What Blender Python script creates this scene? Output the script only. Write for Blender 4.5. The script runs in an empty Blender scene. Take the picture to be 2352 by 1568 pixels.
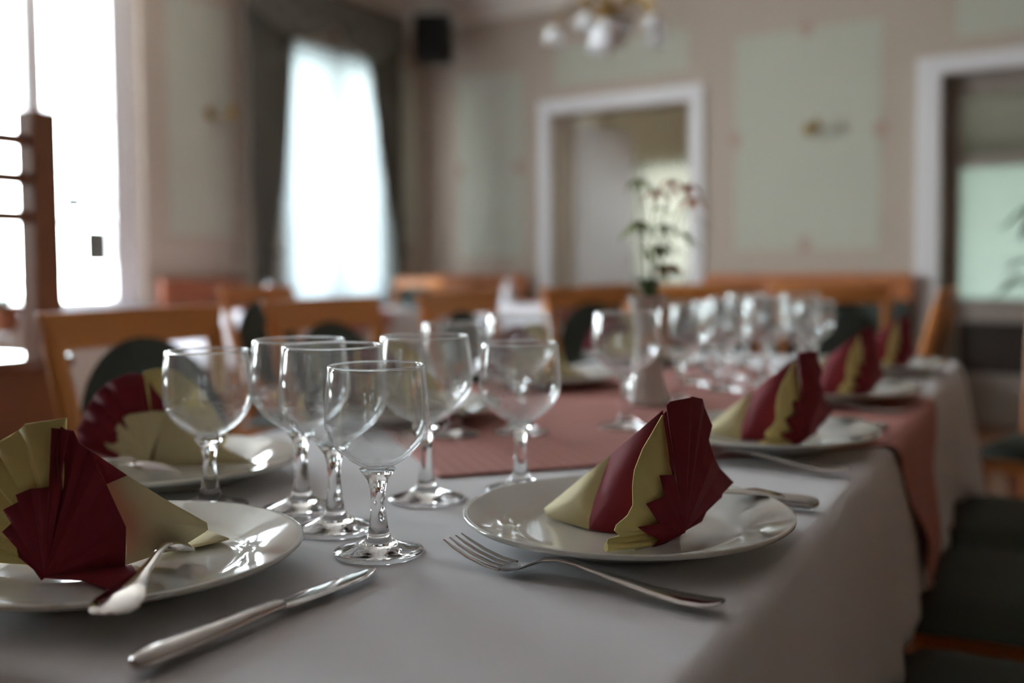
import bpy, bmesh, math, random
from mathutils import Vector, Matrix
random.seed(7)
S = bpy.context.scene
COL = S.collection
R = math.radians

# ------------------------------------------------------------------ camera, sky, exposure
EYE = 0.9736                       # eye height; floor is z = 0, table top 0.74
TOP = 0.74
cd = bpy.data.cameras.new('camera')
cam = bpy.data.objects.new('camera', cd)
COL.objects.link(cam)
S.camera = cam
cd.sensor_fit = 'HORIZONTAL'
cd.sensor_width = 36.0
cd.lens = 2300.0 / 2352.0 * 36.0
cd.shift_y = -54.1 / 2352.0
cd.clip_start = 0.02
cd.clip_end = 200
YAW, PITCH, ROLL = R(33.5), R(2.945), R(-0.4345)
f_ = Vector((-math.sin(YAW) * math.cos(PITCH), math.cos(YAW) * math.cos(PITCH), -math.sin(PITCH)))
r0 = Vector((math.cos(YAW), math.sin(YAW), 0))
u0 = r0.cross(f_)
r1 = r0 * math.cos(ROLL) + u0 * math.sin(ROLL)
u1 = u0 * math.cos(ROLL) - r0 * math.sin(ROLL)
cam.matrix_world = Matrix(((r1.x, u1.x, -f_.x, 0), (r1.y, u1.y, -f_.y, 0), (r1.z, u1.z, -f_.z, EYE), (0, 0, 0, 1)))
cd.dof.use_dof = True
cd.dof.focus_distance = 0.78
cd.dof.aperture_fstop = 2.45

WORLD = 9.0
wd = bpy.data.worlds.new('overcast_sky')
S.world = wd
wd.use_nodes = True
nt = wd.node_tree
bg = nt.nodes['Background']
tc = nt.nodes.new('ShaderNodeTexCoord')
sx = nt.nodes.new('ShaderNodeSeparateXYZ')
rp = nt.nodes.new('ShaderNodeValToRGB')
nt.links.new(tc.outputs['Generated'], sx.inputs[0])
nt.links.new(sx.outputs['Z'], rp.inputs[0])
rp.color_ramp.elements[0].position = 0.0
rp.color_ramp.elements[0].color = (0.84, 0.93, 0.92, 1)
rp.color_ramp.elements[1].position = 0.6
rp.color_ramp.elements[1].color = (0.80, 0.90, 1.05, 1)
nt.links.new(rp.outputs[0], bg.inputs[0])
bg.inputs[1].default_value = WORLD
S.view_settings.view_transform = 'Standard'
S.view_settings.look = 'None'
S.view_settings.exposure = 1.85
S.view_settings.gamma = 1.0
S.view_settings.use_curve_mapping = False
cy = S.cycles
cy.use_denoising = True
cy.max_bounces = 12
cy.diffuse_bounces = 5
cy.glossy_bounces = 5
cy.transmission_bounces = 10
cy.transparent_max_bounces = 40
cy.caustics_refractive = True
cy.caustics_reflective = False
cy.sample_clamp_indirect = 6.0

# room, x to the right along the back wall, y towards the back wall
XL, XR, YB, YF, ZC = -5.07, 5.6, 6.43, -6.5, 3.06
def portal(name, x, y, z, w, h, rot):
    ld = bpy.data.lights.new(name, 'AREA')
    ld.shape = 'RECTANGLE'; ld.size = w; ld.size_y = h
    ld.cycles.is_portal = True
    o = bpy.data.objects.new(name, ld); COL.objects.link(o)
    o.location = (x, y, z); o.rotation_euler = rot
WINS = [(2.76, 1.98), (5.35, 1.0), (0.2, 1.1)]   # centre y, width; last one is an unseen window added to brighten the cloth
WZ0, WZ1 = 0.75, 2.82
for i, (wy, ww) in enumerate(WINS):
    z1 = 2.48 if i == 1 else WZ1
    portal('window_light', XL - 0.22, wy, (WZ0 + z1) / 2, z1 - WZ0, ww, (0, R(-90), 0))

# ------------------------------------------------------------------ materials
def lin(c):
    c = c / 255.0
    return c / 12.92 if c <= 0.04045 else ((c + 0.055) / 1.055) ** 2.4
def rgb(r, g, b): return (lin(r), lin(g), lin(b), 1)
MATS = {}
def mat(name, col, rough=0.6, metal=0.0, spec=0.5, noise=0.0, scale=30.0, bump=0.0, stretch=None, sheen=0.0, coat=0.0, trans=0.0):
    m = bpy.data.materials.new(name); m.use_nodes = True
    t = m.node_tree; p = t.nodes['Principled BSDF']
    p.inputs['Base Color'].default_value = col
    p.inputs['Roughness'].default_value = rough
    p.inputs['Metallic'].default_value = metal
    p.inputs['Specular IOR Level'].default_value = spec
    if sheen: p.inputs['Sheen Weight'].default_value = sheen
    if coat: p.inputs['Coat Weight'].default_value = coat
    if trans: p.inputs['Transmission Weight'].default_value = trans
    if noise or bump:
        tc = t.nodes.new('ShaderNodeTexCoord'); mp = t.nodes.new('ShaderNodeMapping')
        n = t.nodes.new('ShaderNodeTexNoise'); n.inputs['Scale'].default_value = scale; n.inputs['Detail'].default_value = 5
        t.links.new(tc.outputs['Object'], mp.inputs[0]); t.links.new(mp.outputs[0], n.inputs['Vector'])
        if stretch: mp.inputs['Scale'].default_value = stretch
        if noise:
            mx = t.nodes.new('ShaderNodeMix'); mx.data_type = 'RGBA'
            mx.inputs[6].default_value = tuple(c * (1 - noise) for c in col[:3]) + (1,)
            mx.inputs[7].default_value = tuple(min(1, c * (1 + noise)) for c in col[:3]) + (1,)
            t.links.new(n.outputs['Fac'], mx.inputs[0]); t.links.new(mx.outputs[2], p.inputs['Base Color'])
        if bump:
            b = t.nodes.new('ShaderNodeBump'); b.inputs['Strength'].default_value = bump; b.inputs['Distance'].default_value = 0.002
            t.links.new(n.outputs['Fac'], b.inputs['Height']); t.links.new(b.outputs[0], p.inputs['Normal'])
    MATS[name] = m
    return m
wall_beige = mat('wall_beige', rgb(192, 177, 163), 0.85, noise=0.04, scale=3)
wall_green = mat('panel_pale_green', rgb(196, 195, 181), 0.85, noise=0.03, scale=3)
rosette_m = mat('faded_rose_stencil', rgb(184, 158, 144), 0.85)
white_paint = mat('white_paint', rgb(232, 228, 230), 0.45, noise=0.02, scale=5)
grey_paint = mat('grey_paint', rgb(150, 138, 130), 0.5, noise=0.03, scale=5)
ceil_m = mat('ceiling_plaster', rgb(240, 232, 224), 0.9, noise=0.03, scale=3)
floor_m = mat('parquet_brown', rgb(120, 78, 50), 0.35, noise=0.25, scale=6, stretch=(8, 1, 1))
ground_m = mat('pale_paving', rgb(225, 226, 218), 0.9, noise=0.1, scale=2)
linen = mat('white_linen', rgb(232, 230, 234), 0.75, noise=0.015, scale=60, bump=0.25, sheen=0.3)
pink = mat('dusty_pink_plain', rgb(192, 132, 124), 0.8, bump=0.2, scale=80)
wood_o = mat('honey_oak', rgb(210, 136, 72), 0.38, noise=0.18, scale=5, stretch=(1, 1, 6))
wood_r = mat('red_brown_wood', rgb(158, 86, 54), 0.4, noise=0.15, scale=5, stretch=(1, 6, 1))
wood_b = mat('bench_oak', rgb(178, 104, 54), 0.45, noise=0.15, scale=5, stretch=(6, 1, 1))
wood_d = mat('dark_oak_panel', rgb(158, 110, 84), 0.4, noise=0.2, scale=4, stretch=(1, 1, 5))
green_f = mat('dark_green_upholstery', rgb(62, 68, 62), 0.9, noise=0.12, scale=90, bump=0.3)
curtain_m = mat('dark_green_drape', rgb(104, 101, 92), 0.9, noise=0.2, scale=12, stretch=(1, 14, 0.2))
burg = mat('burgundy_paper', rgb(128, 22, 40), 0.75, noise=0.06, scale=50, bump=0.15)
cream = mat('cream_paper', rgb(232, 214, 140), 0.75, noise=0.03, scale=50, bump=0.15)
cream_p = mat('pale_cream_paper', rgb(226, 212, 168), 0.75, noise=0.03, scale=50, bump=0.15)
china = mat('white_china', rgb(226, 225, 219), 0.07, spec=0.6, coat=0.5)
steel = mat('polished_steel', rgb(205, 200, 196), 0.12, metal=1.0)
brass = mat('aged_brass', rgb(150, 120, 60), 0.3, metal=1.0)
black_m = mat('black_plastic', rgb(22, 22, 24), 0.6)
black_g = mat('dark_brown_panel', rgb(48, 40, 36), 0.4)
opal = mat('opal_glass', rgb(235, 235, 238), 0.25)
leaf_m = mat('dark_leaf', rgb(52, 78, 44), 0.5, noise=0.2, scale=20)
leaf_l = mat('light_leaf', rgb(142, 150, 112), 0.5, noise=0.2, scale=20)
petal_m = mat('dusty_petal', rgb(212, 168, 146), 0.6)
bud_m = mat('orange_bud', rgb(196, 120, 70), 0.6)
terra = mat('terracotta', rgb(150, 90, 62), 0.8)
soil_m = mat('potting_soil', rgb(50, 38, 30), 0.95)
yellow_wall = mat('yellow_plaster', rgb(244, 236, 218), 0.85)
note_b = mat('notice_blue', rgb(70, 92, 112), 0.6)
note_r = mat('notice_red', rgb(220, 120, 90), 0.6)
note_g = mat('notice_grey', rgb(196, 190, 196), 0.6)
note_d = mat('notice_dark', rgb(96, 92, 84), 0.6, noise=0.35, scale=12)

def node_mat(name):
    m = bpy.data.materials.new(name); m.use_nodes = True
    t = m.node_tree
    for n in list(t.nodes):
        if n.type != 'OUTPUT_MATERIAL': t.nodes.remove(n)
    return m, t, [n for n in t.nodes if n.type == 'OUTPUT_MATERIAL'][0]
def thin_glass(name, tint=(0.985, 0.99, 0.99, 1), k=1.0, ior=1.5, haze=0.0):
    m, t, out = node_mat(name)
    a = t.nodes.new('ShaderNodeBsdfTransparent'); a.inputs[0].default_value = tint
    g = t.nodes.new('ShaderNodeBsdfGlossy'); g.inputs['Roughness'].default_value = 0.0; g.inputs[0].default_value = (k, k, k, 1)
    fr = t.nodes.new('ShaderNodeFresnel')
    ge = t.nodes.new('ShaderNodeNewGeometry'); mr = t.nodes.new('ShaderNodeMapRange')   # same index from either side of the thin wall
    mr.inputs['To Min'].default_value = ior; mr.inputs['To Max'].default_value = 1 / ior
    t.links.new(ge.outputs['Backfacing'], mr.inputs['Value']); t.links.new(mr.outputs[0], fr.inputs[0])
    mx = t.nodes.new('ShaderNodeMixShader')
    t.links.new(fr.outputs[0], mx.inputs[0]); t.links.new(a.outputs[0], mx.inputs[1]); t.links.new(g.outputs[0], mx.inputs[2])
    if haze:                       # whitish haze painted in for bright edges, denser where the wall is seen edge-on
        hz = t.nodes.new('ShaderNodeBsdfTranslucent'); hz.inputs[0].default_value = (0.85, 0.87, 0.88, 1)
        lw = t.nodes.new('ShaderNodeLayerWeight'); lw.inputs[0].default_value = 0.5
        pw = t.nodes.new('ShaderNodeMath'); pw.operation = 'POWER'; pw.inputs[1].default_value = 5.0
        ma = t.nodes.new('ShaderNodeMath'); ma.operation = 'MULTIPLY_ADD'; ma.inputs[1].default_value = 0.35; ma.inputs[2].default_value = haze
        m2 = t.nodes.new('ShaderNodeMixShader')
        t.links.new(lw.outputs['Facing'], pw.inputs[0]); t.links.new(pw.outputs[0], ma.inputs[0]); t.links.new(ma.outputs[0], m2.inputs[0])
        t.links.new(mx.outputs[0], m2.inputs[1]); t.links.new(hz.outputs[0], m2.inputs[2]); mx = m2
    t.links.new(mx.outputs[0], out.inputs[0])
    return m
bowl_glass = thin_glass('goblet_glass', (0.975, 0.98, 0.98, 1), ior=1.8, haze=0.012)
pane_glass = thin_glass('window_glass', (0.97, 0.98, 0.98, 1))
m, t, out = node_mat('solid_glass')
g = t.nodes.new('ShaderNodeBsdfGlass'); g.inputs['IOR'].default_value = 1.48; g.inputs['Roughness'].default_value = 0.0
t.links.new(g.outputs[0], out.inputs[0]); stem_glass = m
def sheer(name, col, mixt=0.25):
    m, t, out = node_mat(name)
    tr = t.nodes.new('ShaderNodeBsdfTranslucent'); tr.inputs[0].default_value = col
    df = t.nodes.new('ShaderNodeBsdfDiffuse'); df.inputs[0].default_value = col
    tp = t.nodes.new('ShaderNodeBsdfTransparent')
    m1 = t.nodes.new('ShaderNodeMixShader'); m1.inputs[0].default_value = 0.35
    m2 = t.nodes.new('ShaderNodeMixShader'); m2.inputs[0].default_value = mixt
    t.links.new(tr.outputs[0], m1.inputs[1]); t.links.new(df.outputs[0], m1.inputs[2])
    t.links.new(m1.outputs[0], m2.inputs[1]); t.links.new(tp.outputs[0], m2.inputs[2])
    t.links.new(m2.outputs[0], out.inputs[0])
    return m
sheer_m = sheer('white_net_curtain', (0.24, 0.26, 0.26, 1), 0.0)
sheer_c = sheer('cream_net_curtain', (0.095, 0.088, 0.070, 1), 0.0)
sheer_f = sheer('frosted_pane', (0.36, 0.41, 0.385, 1), 0.0)
sheer_g = sheer('shaded_frosted_pane', (0.19, 0.19, 0.17, 1), 0.0)  # darker copy of the frosted pane, shade put into its colour
leaf_l = sheer('pale_leaf', rgb(128, 140, 92), 0.0)
petal_m = sheer('dusty_petal', rgb(206, 160, 140), 0.0)
# pink cloth with rows of pale dots (UV in metres)
pink_dots = pink.copy(); pink_dots.name = 'dusty_pink_dotted'
t = pink_dots.node_tree; p = t.nodes['Principled BSDF']
uv = t.nodes.new('ShaderNodeUVMap'); sc_ = t.nodes.new('ShaderNodeVectorMath'); sc_.operation = 'SCALE'; sc_.inputs['Scale'].default_value = 1 / 0.017
fr = t.nodes.new('ShaderNodeVectorMath'); fr.operation = 'FRACTION'
sb = t.nodes.new('ShaderNodeVectorMath'); sb.operation = 'SUBTRACT'; sb.inputs[1].default_value = (0.5, 0.5, 0)
ln = t.nodes.new('ShaderNodeVectorMath'); ln.operation = 'LENGTH'
lt = t.nodes.new('ShaderNodeMath'); lt.operation = 'LESS_THAN'; lt.inputs[1].default_value = 0.17
mx = t.nodes.new('ShaderNodeMix'); mx.data_type = 'RGBA'
mx.inputs[6].default_value = rgb(192, 130, 122); mx.inputs[7].default_value = rgb(212, 164, 157)
for a, b in ((uv.outputs[0], sc_.inputs[0]), (sc_.outputs[0], fr.inputs[0]), (fr.outputs[0], sb.inputs[0]), (sb.outputs[0], ln.inputs[0]), (ln.outputs['Value'], lt.inputs[0]), (lt.outputs[0], mx.inputs[0]), (mx.outputs[2], p.inputs['Base Color'])):
    t.links.new(a, b)

# ------------------------------------------------------------------ mesh helpers
class MB:
    def __init__(s): s.v = []; s.f = []; s.mi = []; s.uv = None
    def add(s, vs, fs, mi=0):
        k = len(s.v); s.v += [tuple(v) for v in vs]; s.f += [tuple(i + k for i in f) for f in fs]; s.mi += [mi] * len(fs); return s
    def box(s, x0, x1, y0, y1, z0, z1, mi=0, M=None):
        vs = [Vector(p) for p in ((x0, y0, z0), (x1, y0, z0), (x1, y1, z0), (x0, y1, z0), (x0, y0, z1), (x1, y0, z1), (x1, y1, z1), (x0, y1, z1))]
        if M is not None: vs = [M @ v for v in vs]
        return s.add(vs, [(0, 3, 2, 1), (4, 5, 6, 7), (0, 1, 5, 4), (1, 2, 6, 5), (2, 3, 7, 6), (3, 0, 4, 7)], mi)
    def lathe(s, prof, n=48, c=(0, 0, 0), mi=0):
        vs = []; fs = []
        rings = []
        for r, z in prof:
            if r < 1e-6: rings.append([len(vs)]); vs.append((c[0], c[1], c[2] + z))
            else:
                rings.append(list(range(len(vs), len(vs) + n)))
                vs += [(c[0] + r * math.cos(2 * math.pi * i / n), c[1] + r * math.sin(2 * math.pi * i / n), c[2] + z) for i in range(n)]
        for a, b in zip(rings, rings[1:]):
            for i in range(n):
                j = (i + 1) % n
                if len(a) == 1 and len(b) == 1: continue
                if len(a) == 1: fs.append((a[0], b[j], b[i]))
                elif len(b) == 1: fs.append((a[i], a[j], b[0]))
                else: fs.append((a[i], a[j], b[j], b[i]))
        return s.add(vs, fs, mi)
    def sweep(s, pts, n=10, up=Vector((0, 0, 1)), mi=0):
        """pts: (position, half width, half thickness); elliptical section, closed ends"""
        vs = []; fs = []; N = len(pts)
        P = [Vector(p[0]) for p in pts]
        for i in range(N):
            t = (P[min(i + 1, N - 1)] - P[max(i - 1, 0)]).normalized()
            side = t.cross(up)
            if side.length < 1e-4: side = t.cross(Vector((0, 1, 0.01)))
            side.normalize(); nn = side.cross(t).normalized()
            w, h = pts[i][1], pts[i][2]
            for k in range(n):
                a = 2 * math.pi * k / n
                vs.append(P[i] + side * (w * math.cos(a)) + nn * (h * math.sin(a)))
        for i in range(N - 1):
            for k in range(n):
                j = (k + 1) % n
                fs.append((i * n + k, i * n + j, (i + 1) * n + j, (i + 1) * n + k))
        fs.append(tuple(range(n))[::-1]); fs.append(tuple(range((N - 1) * n, N * n)))
        return s.add(vs, fs, mi)
    def ball(s, c, r, sc=(1, 1, 1), n=14, mi=0):
        vs = []; fs = []; m = n // 2
        for i in range(m + 1):
            th = math.pi * i / m
            for k in range(n):
                a = 2 * math.pi * k / n
                vs.append((c[0] + r * sc[0] * math.sin(th) * math.cos(a), c[1] + r * sc[1] * math.sin(th) * math.sin(a), c[2] + r * sc[2] * math.cos(th)))
        for i in range(m):
            for k in range(n):
                j = (k + 1) % n
                fs.append((i * n + k, i * n + j, (i + 1) * n + j, (i + 1) * n + k))
        return s.add(vs, fs, mi)
    def build(s, name, mats, parent=None, smooth=True, bevel=0.0, solid=0.0, sub=0, angle=40, merge=False):
        me = bpy.data.meshes.new(name)
        me.from_pydata(s.v, [], s.f)
        if not isinstance(mats, (list, tuple)): mats = [mats]
        for mm in mats: me.materials.append(mm)
        for p, i in zip(me.polygons, s.mi): p.material_index = i; p.use_smooth = smooth
        bm = bmesh.new(); bm.from_mesh(me)
        if merge: bmesh.ops.remove_doubles(bm, verts=bm.verts, dist=1e-5)
        bmesh.ops.recalc_face_normals(bm, faces=bm.faces)
        bm.to_mesh(me); bm.free()
        if s.uv is not None:
            ul = me.uv_layers.new(name='UVMap')
            for lp in me.loops: ul.data[lp.index].uv = s.uv[lp.vertex_index]
        if smooth:
            try: me.set_sharp_from_angle(angle=R(angle))
            except Exception: pass
        o = bpy.data.objects.new(name, me); COL.objects.link(o)
        if parent is not None: o.parent = parent
        if bevel:
            b = o.modifiers.new('bevel', 'BEVEL'); b.width = bevel; b.segments = 2; b.limit_method = 'ANGLE'
        if solid:
            b = o.modifiers.new('solidify', 'SOLIDIFY'); b.thickness = solid; b.offset = 0
        if sub:
            b = o.modifiers.new('subdiv', 'SUBSURF'); b.levels = sub; b.render_levels = sub
        return o
def tag(o, label, cat, group=None, kind=None):
    o['label'] = label; o['category'] = cat
    if group: o['group'] = group
    if kind: o['kind'] = kind
    return o
def thing(name, label, cat, loc=(0, 0, 0), rz=0.0, group=None):
    o = bpy.data.objects.new(name, None); o.empty_display_size = 0.05; COL.objects.link(o)
    o.location = loc; o.rotation_euler = (0, 0, rz)
    return tag(o, label, cat, group)
def struct(o):
    o['kind'] = 'structure'; return o
def copy_tree(o, parent=None):
    c = o.copy(); COL.objects.link(c)
    if parent is not None: c.parent = parent
    for ch in list(o.children): copy_tree(ch, c)
    return c
def place(proto, used, label, loc, rz=None, group=None):
    if proto.name not in used: used.add(proto.name); o = proto
    else: o = copy_tree(proto)
    o.location = loc
    if rz is not None: o.rotation_euler = (0, 0, rz)
    o['label'] = label
    if group: o['group'] = group
    return o
USED = set()
# table frame: a along the table away from the camera, b across it to the right
TA = R(95.5)
AV = Vector((math.cos(TA), math.sin(TA))); BV = Vector((math.sin(TA), -math.cos(TA)))
def T(a, b, z=TOP): p = AV * a + BV * b; return (p.x, p.y, z)
ANG_A, ANG_B = TA, TA - math.pi / 2
def V(X, Y, z=0.0):                # X right of and Y ahead of the viewpoint, in metres
    c, s = math.cos(YAW), math.sin(YAW)
    return (c * X - s * Y, s * X + c * Y, z)

# ------------------------------------------------------------------ room shell
MB().box(XL - 0.4, XR + 0.3, YF - 0.3, YB + 3.6, -0.1, 0).build('floor', floor_m, smooth=False)['kind'] = 'structure'
MB().box(XL - 0.4, XR + 0.3, YF - 0.3, YB + 3.6, ZC, ZC + 0.15).build('ceiling', ceil_m, smooth=False)['kind'] = 'structure'
MB().box(-30, XL - 0.4, -25, 30, -0.5, -0.3).build('ground', ground_m, smooth=False)['kind'] = 'structure'

def wall_holes(mb, along, fixed0, fixed1, a0, a1, z0, z1, holes, mi=0):
    """along 'x' or 'y'; holes = (h0, h1, hz0, hz1) sorted"""
    def bx(p, q, za, zb):
        if q - p < 1e-4 or zb - za < 1e-4: return
        if along == 'x': mb.box(p, q, fixed0, fixed1, za, zb, mi)
        else: mb.box(fixed0, fixed1, p, q, za, zb, mi)
    cur = a0
    for h0, h1, hz0, hz1 in sorted(holes):
        bx(cur, h0, z0, z1); bx(h0, h1, z0, hz0); bx(h0, h1, hz1, z1); cur = h1
    bx(cur, a1, z0, z1)
TW = 0.36
hl = []
for i, (wy, ww) in enumerate(WINS): hl.append((wy - ww / 2, wy + ww / 2, WZ0, 2.48 if i == 1 else WZ1))
mb = MB(); wall_holes(mb, 'y', XL - TW, XL, YF, YB + 0.25, 0, ZC, hl)
def lpanel(y0, y1, z0, z1): mb.box(XL, XL + 0.004, y0, y1, z0, z1, 1)
lpanel(3.93, 4.40, 1.18, 2.62); lpanel(0.6, 1.5, 1.18, 2.62); lpanel(6.02, 6.3, 1.18, 2.5)
struct(mb.build('wall_left', [wall_beige, wall_green], smooth=False))
D1 = (-3.895, -2.785, 0, 2.095); D2 = (-1.18, -0.12, 0, 2.09)
mb = MB(); wall_holes(mb, 'x', YB, YB + 0.25, XL - TW, XR + 0.3, 0, ZC, [D1, D2])
def bpanel(x0, x1, z0, z1): mb.box(x0, x1, YB - 0.004, YB, z0, z1, 1)
bpanel(-4.74, -4.14, 1.05, 2.46); bpanel(-2.46, -1.53, 1.07, 2.47); bpanel(-3.86, -2.8, 2.3, 2.58); bpanel(3.2, 4.2, 1.07, 2.47); bpanel(-1.1, -0.2, 2.3, 2.58)
def rosette(x, z, r=0.055):
    n = 16; mb.add([(x, YB - 0.006, z)] + [(x + r * (1 + 0.25 * math.cos(6 * 2 * math.pi * k / n)) * math.cos(2 * math.pi * k / n) * 0.8, YB - 0.006, z + r * (1 + 0.25 * math.cos(6 * 2 * math.pi * k / n)) * math.sin(2 * math.pi * k / n)) for k in range(n)],
                   [(0, 1 + k, 1 + (k + 1) % n) for k in range(n)], 2)
for x, z in ((-4.18, 1.73), (-4.74, 1.73), (-2.46, 1.80), (-1.53, 1.80), (-1.99, 2.47), (-1.99, 1.1)): rosette(x, z)
struct(mb.build('wall_back', [wall_beige, wall_green, rosette_m], smooth=False))
struct(MB().box(XR, XR + 0.3, YF, YB + 0.25, 0, ZC).build('wall_right', wall_beige, smooth=False))
struct(MB().box(XL - TW, XR + 0.3, YF - 0.3, YF, 0, ZC).build('wall_front', wall_beige, smooth=False))
mb = MB()
for k, (dx, z0) in enumerate(((0.14, 2.97), (0.09, 2.915), (0.05, 2.86))):
    mb.box(XL, XR, YB - dx, YB, z0, ZC); mb.box(XL, XL + dx, YF, YB - dx, z0, ZC)
    mb.box(XR - dx, XR, YF, YB - dx, z0, ZC); mb.box(XL + dx, XR - dx, YF, YF + dx, z0, ZC)
struct(mb.build('trim_1', ceil_m, smooth=False))
struct(MB().box(-4.0, D1[0], YB - 0.025, YB, 0, 2.205).box(D1[1], -2.68, YB - 0.025, YB, 0, 2.205).box(D1[0], D1[1], YB - 0.025, YB, D1[3], 2.205).build('trim_2', white_paint, smooth=False, bevel=0.006))
struct(MB().box(-1.32, D2[0], YB - 0.025, YB, 0, 2.20).box(D2[1], 0.02, YB - 0.025, YB, 0, 2.20).box(D2[0], D2[1], YB - 0.025, YB, D2[3], 2.20).build('trim_3', white_paint, smooth=False, bevel=0.006))
struct(MB().box(-2.68, -1.32, YB - 0.02, YB, 0, 0.1).box(XL, -4.0, YB - 0.02, YB, 0, 0.1).box(0.02, XR, YB - 0.02, YB, 0, 0.1).build('baseboard_back', white_paint, smooth=False))
struct(MB().box(XL, XL + 0.02, YF, YB - 0.02, 0, 0.1).build('baseboard_left', white_paint, smooth=False))

# windows: frame with stiles, mullion and glazing bars, one pane mesh per window
for i, (wy, ww) in enumerate(WINS):
    z1 = 2.48 if i == 1 else WZ1
    y0, y1 = wy - ww / 2, wy + ww / 2
    st = 0.16 if i != 1 else 0.07
    x0, x1 = XL - 0.14, XL - 0.07
    mb = MB().box(x0, x1, y0, y0 + st, WZ0, z1).box(x0, x1, y1 - st, y1, WZ0, z1).box(x0, x1, y0 + st, y1 - st, WZ0, WZ0 + 0.05).box(x0, x1, y0 + st, y1 - st, z1 - 0.07, z1)
    mul = [3.115, 2.52] if i == 0 else ([wy] if i == 1 else [wy - 0.3, wy + 0.3])
    for wm in mul: mb.box(x0 - 0.01, x1 + 0.01, wm - 0.055, wm + 0.055, WZ0 + 0.05, z1 - 0.07)
    ed = [y0 + st] + sum([[q - 0.055, q + 0.055] for q in sorted(mul)], []) + [y1 - st]
    for zb in (1.24, 1.86):
        for e0, e1 in zip(ed[::2], ed[1::2]): mb.box(x0 + 0.02, x1 - 0.02, e0, e1, zb - 0.011, zb + 0.011)
    w = struct(mb.build('window_%d' % (i + 1), white_paint, smooth=False))
    MB().box(x0 + 0.033, x0 + 0.037, y0 + st, y1 - st, WZ0 + 0.05, z1 - 0.07).build('pane', pane_glass, w, smooth=False)
    MB().box(XL - 0.07, XL + 0.05, y0 - 0.04, y1 + 0.04, WZ0 - 0.03, WZ0).build('window_sill', white_paint, w, smooth=False)

# doorway to the next room, with its open leaf, and the room beyond
d1 = struct(MB().box(-0.02, 0.02, 0, 0.84, 0.01, 2.07).box(-0.03, 0.03, 0.1, 0.74, 1.15, 1.95).box(-0.03, 0.03, 0.1, 0.74, 0.15, 0.95).build('door_1', white_paint, smooth=False, bevel=0.004))
d1.location = (-3.86, YB + 0.27, 0); d1.rotation_euler = (0, 0, R(-5))
MB().sweep([((0.05, 0.78, 1.02), 0.006, 0.006), ((0.07, 0.78, 1.02), 0.006, 0.006), ((0.075, 0.68, 1.02), 0.006, 0.006)]).build('door_handle', brass, d1)
mb = MB(); wall_holes(mb, 'x', YB + 3.3, YB + 3.5, XL - TW, -1.5, 0, ZC, [(-4.82, -4.05, 0.75, 2.05)])
struct(mb.build('wall_north', yellow_wall, smooth=False))
mb = MB(); wall_holes(mb, 'y', -1.7, -1.5, YB + 0.25, YB + 3.3, 0, ZC, [(YB + 1.4, YB + 1.9, 1.0, 1.6)])  # unseen opening added to light the open door leaf
struct(mb.box(XL - TW, XL - TW + 0.2, YB + 0.25, YB + 3.3, 0, ZC).build('wall_east', yellow_wall, smooth=False))
w = struct(MB().box(-4.82, -4.77, YB + 3.35, YB + 3.4, 0.75, 2.05).box(-4.10, -4.05, YB + 3.35, YB + 3.4, 0.75, 2.05).box(-4.77, -4.10, YB + 3.35, YB + 3.4, 0.75, 0.8).box(-4.77, -4.10, YB + 3.35, YB + 3.4, 2.0, 2.05).build('window_6', white_paint, smooth=False))
MB().box(-4.77, -4.10, YB + 3.37, YB + 3.375, 0.8, 2.0).build('pane', pane_glass, w, smooth=False)
portal('window_light', -4.435, YB + 3.5, 1.4, 0.77, 1.3, (R(-90), 0, 0))
portal('window_light', -1.55, YB + 1.65, 1.3, 0.6, 0.5, (0, R(90), 0))  # portal for the added side opening

# glazed door at the right, frosted panes, dark kick panel, unseen slab added outside to block the sky
mb = MB().box(-1.18, -1.09, YB + 0.10, YB + 0.16, 0.0, 2.09).box(-0.21, -0.12, YB + 0.10, YB + 0.16, 0.0, 2.09).box(-1.09, -0.21, YB + 0.10, YB + 0.16, 1.975, 2.09)
mb.box(-1.09, -0.21, YB + 0.10, YB + 0.16, 1.545, 1.61).box(-1.09, -0.21, YB + 0.10, YB + 0.16, 0.62, 0.76).box(-1.09, -0.21, YB + 0.10, YB + 0.16, 0.0, 0.31)
d2 = struct(mb.build('door_2', grey_paint, smooth=False, bevel=0.004))
MB().box(-1.09, -0.21, YB + 0.127, YB + 0.133, 0.76, 1.545).build('door_pane', sheer_f, d2, smooth=False)
MB().box(-1.09, -0.21, YB + 0.127, YB + 0.133, 1.61, 1.975).build('fanlight_pane', sheer_g, d2, smooth=False)
MB().box(-1.09, -0.21, YB + 0.12, YB + 0.14, 0.31, 0.62).build('kick_panel', black_g, d2, smooth=False)
struct(MB().box(-1.5, 1.2, YB + 0.25, YB + 2.2, 1.62, 1.72).build('added_sky_shade', grey_paint, smooth=False))  # added slab, keeps sky light off the upper pane
portal('window_light', -0.65, YB + 0.28, 1.2, 0.9, 1.4, (R(-90), 0, 0))

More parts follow.
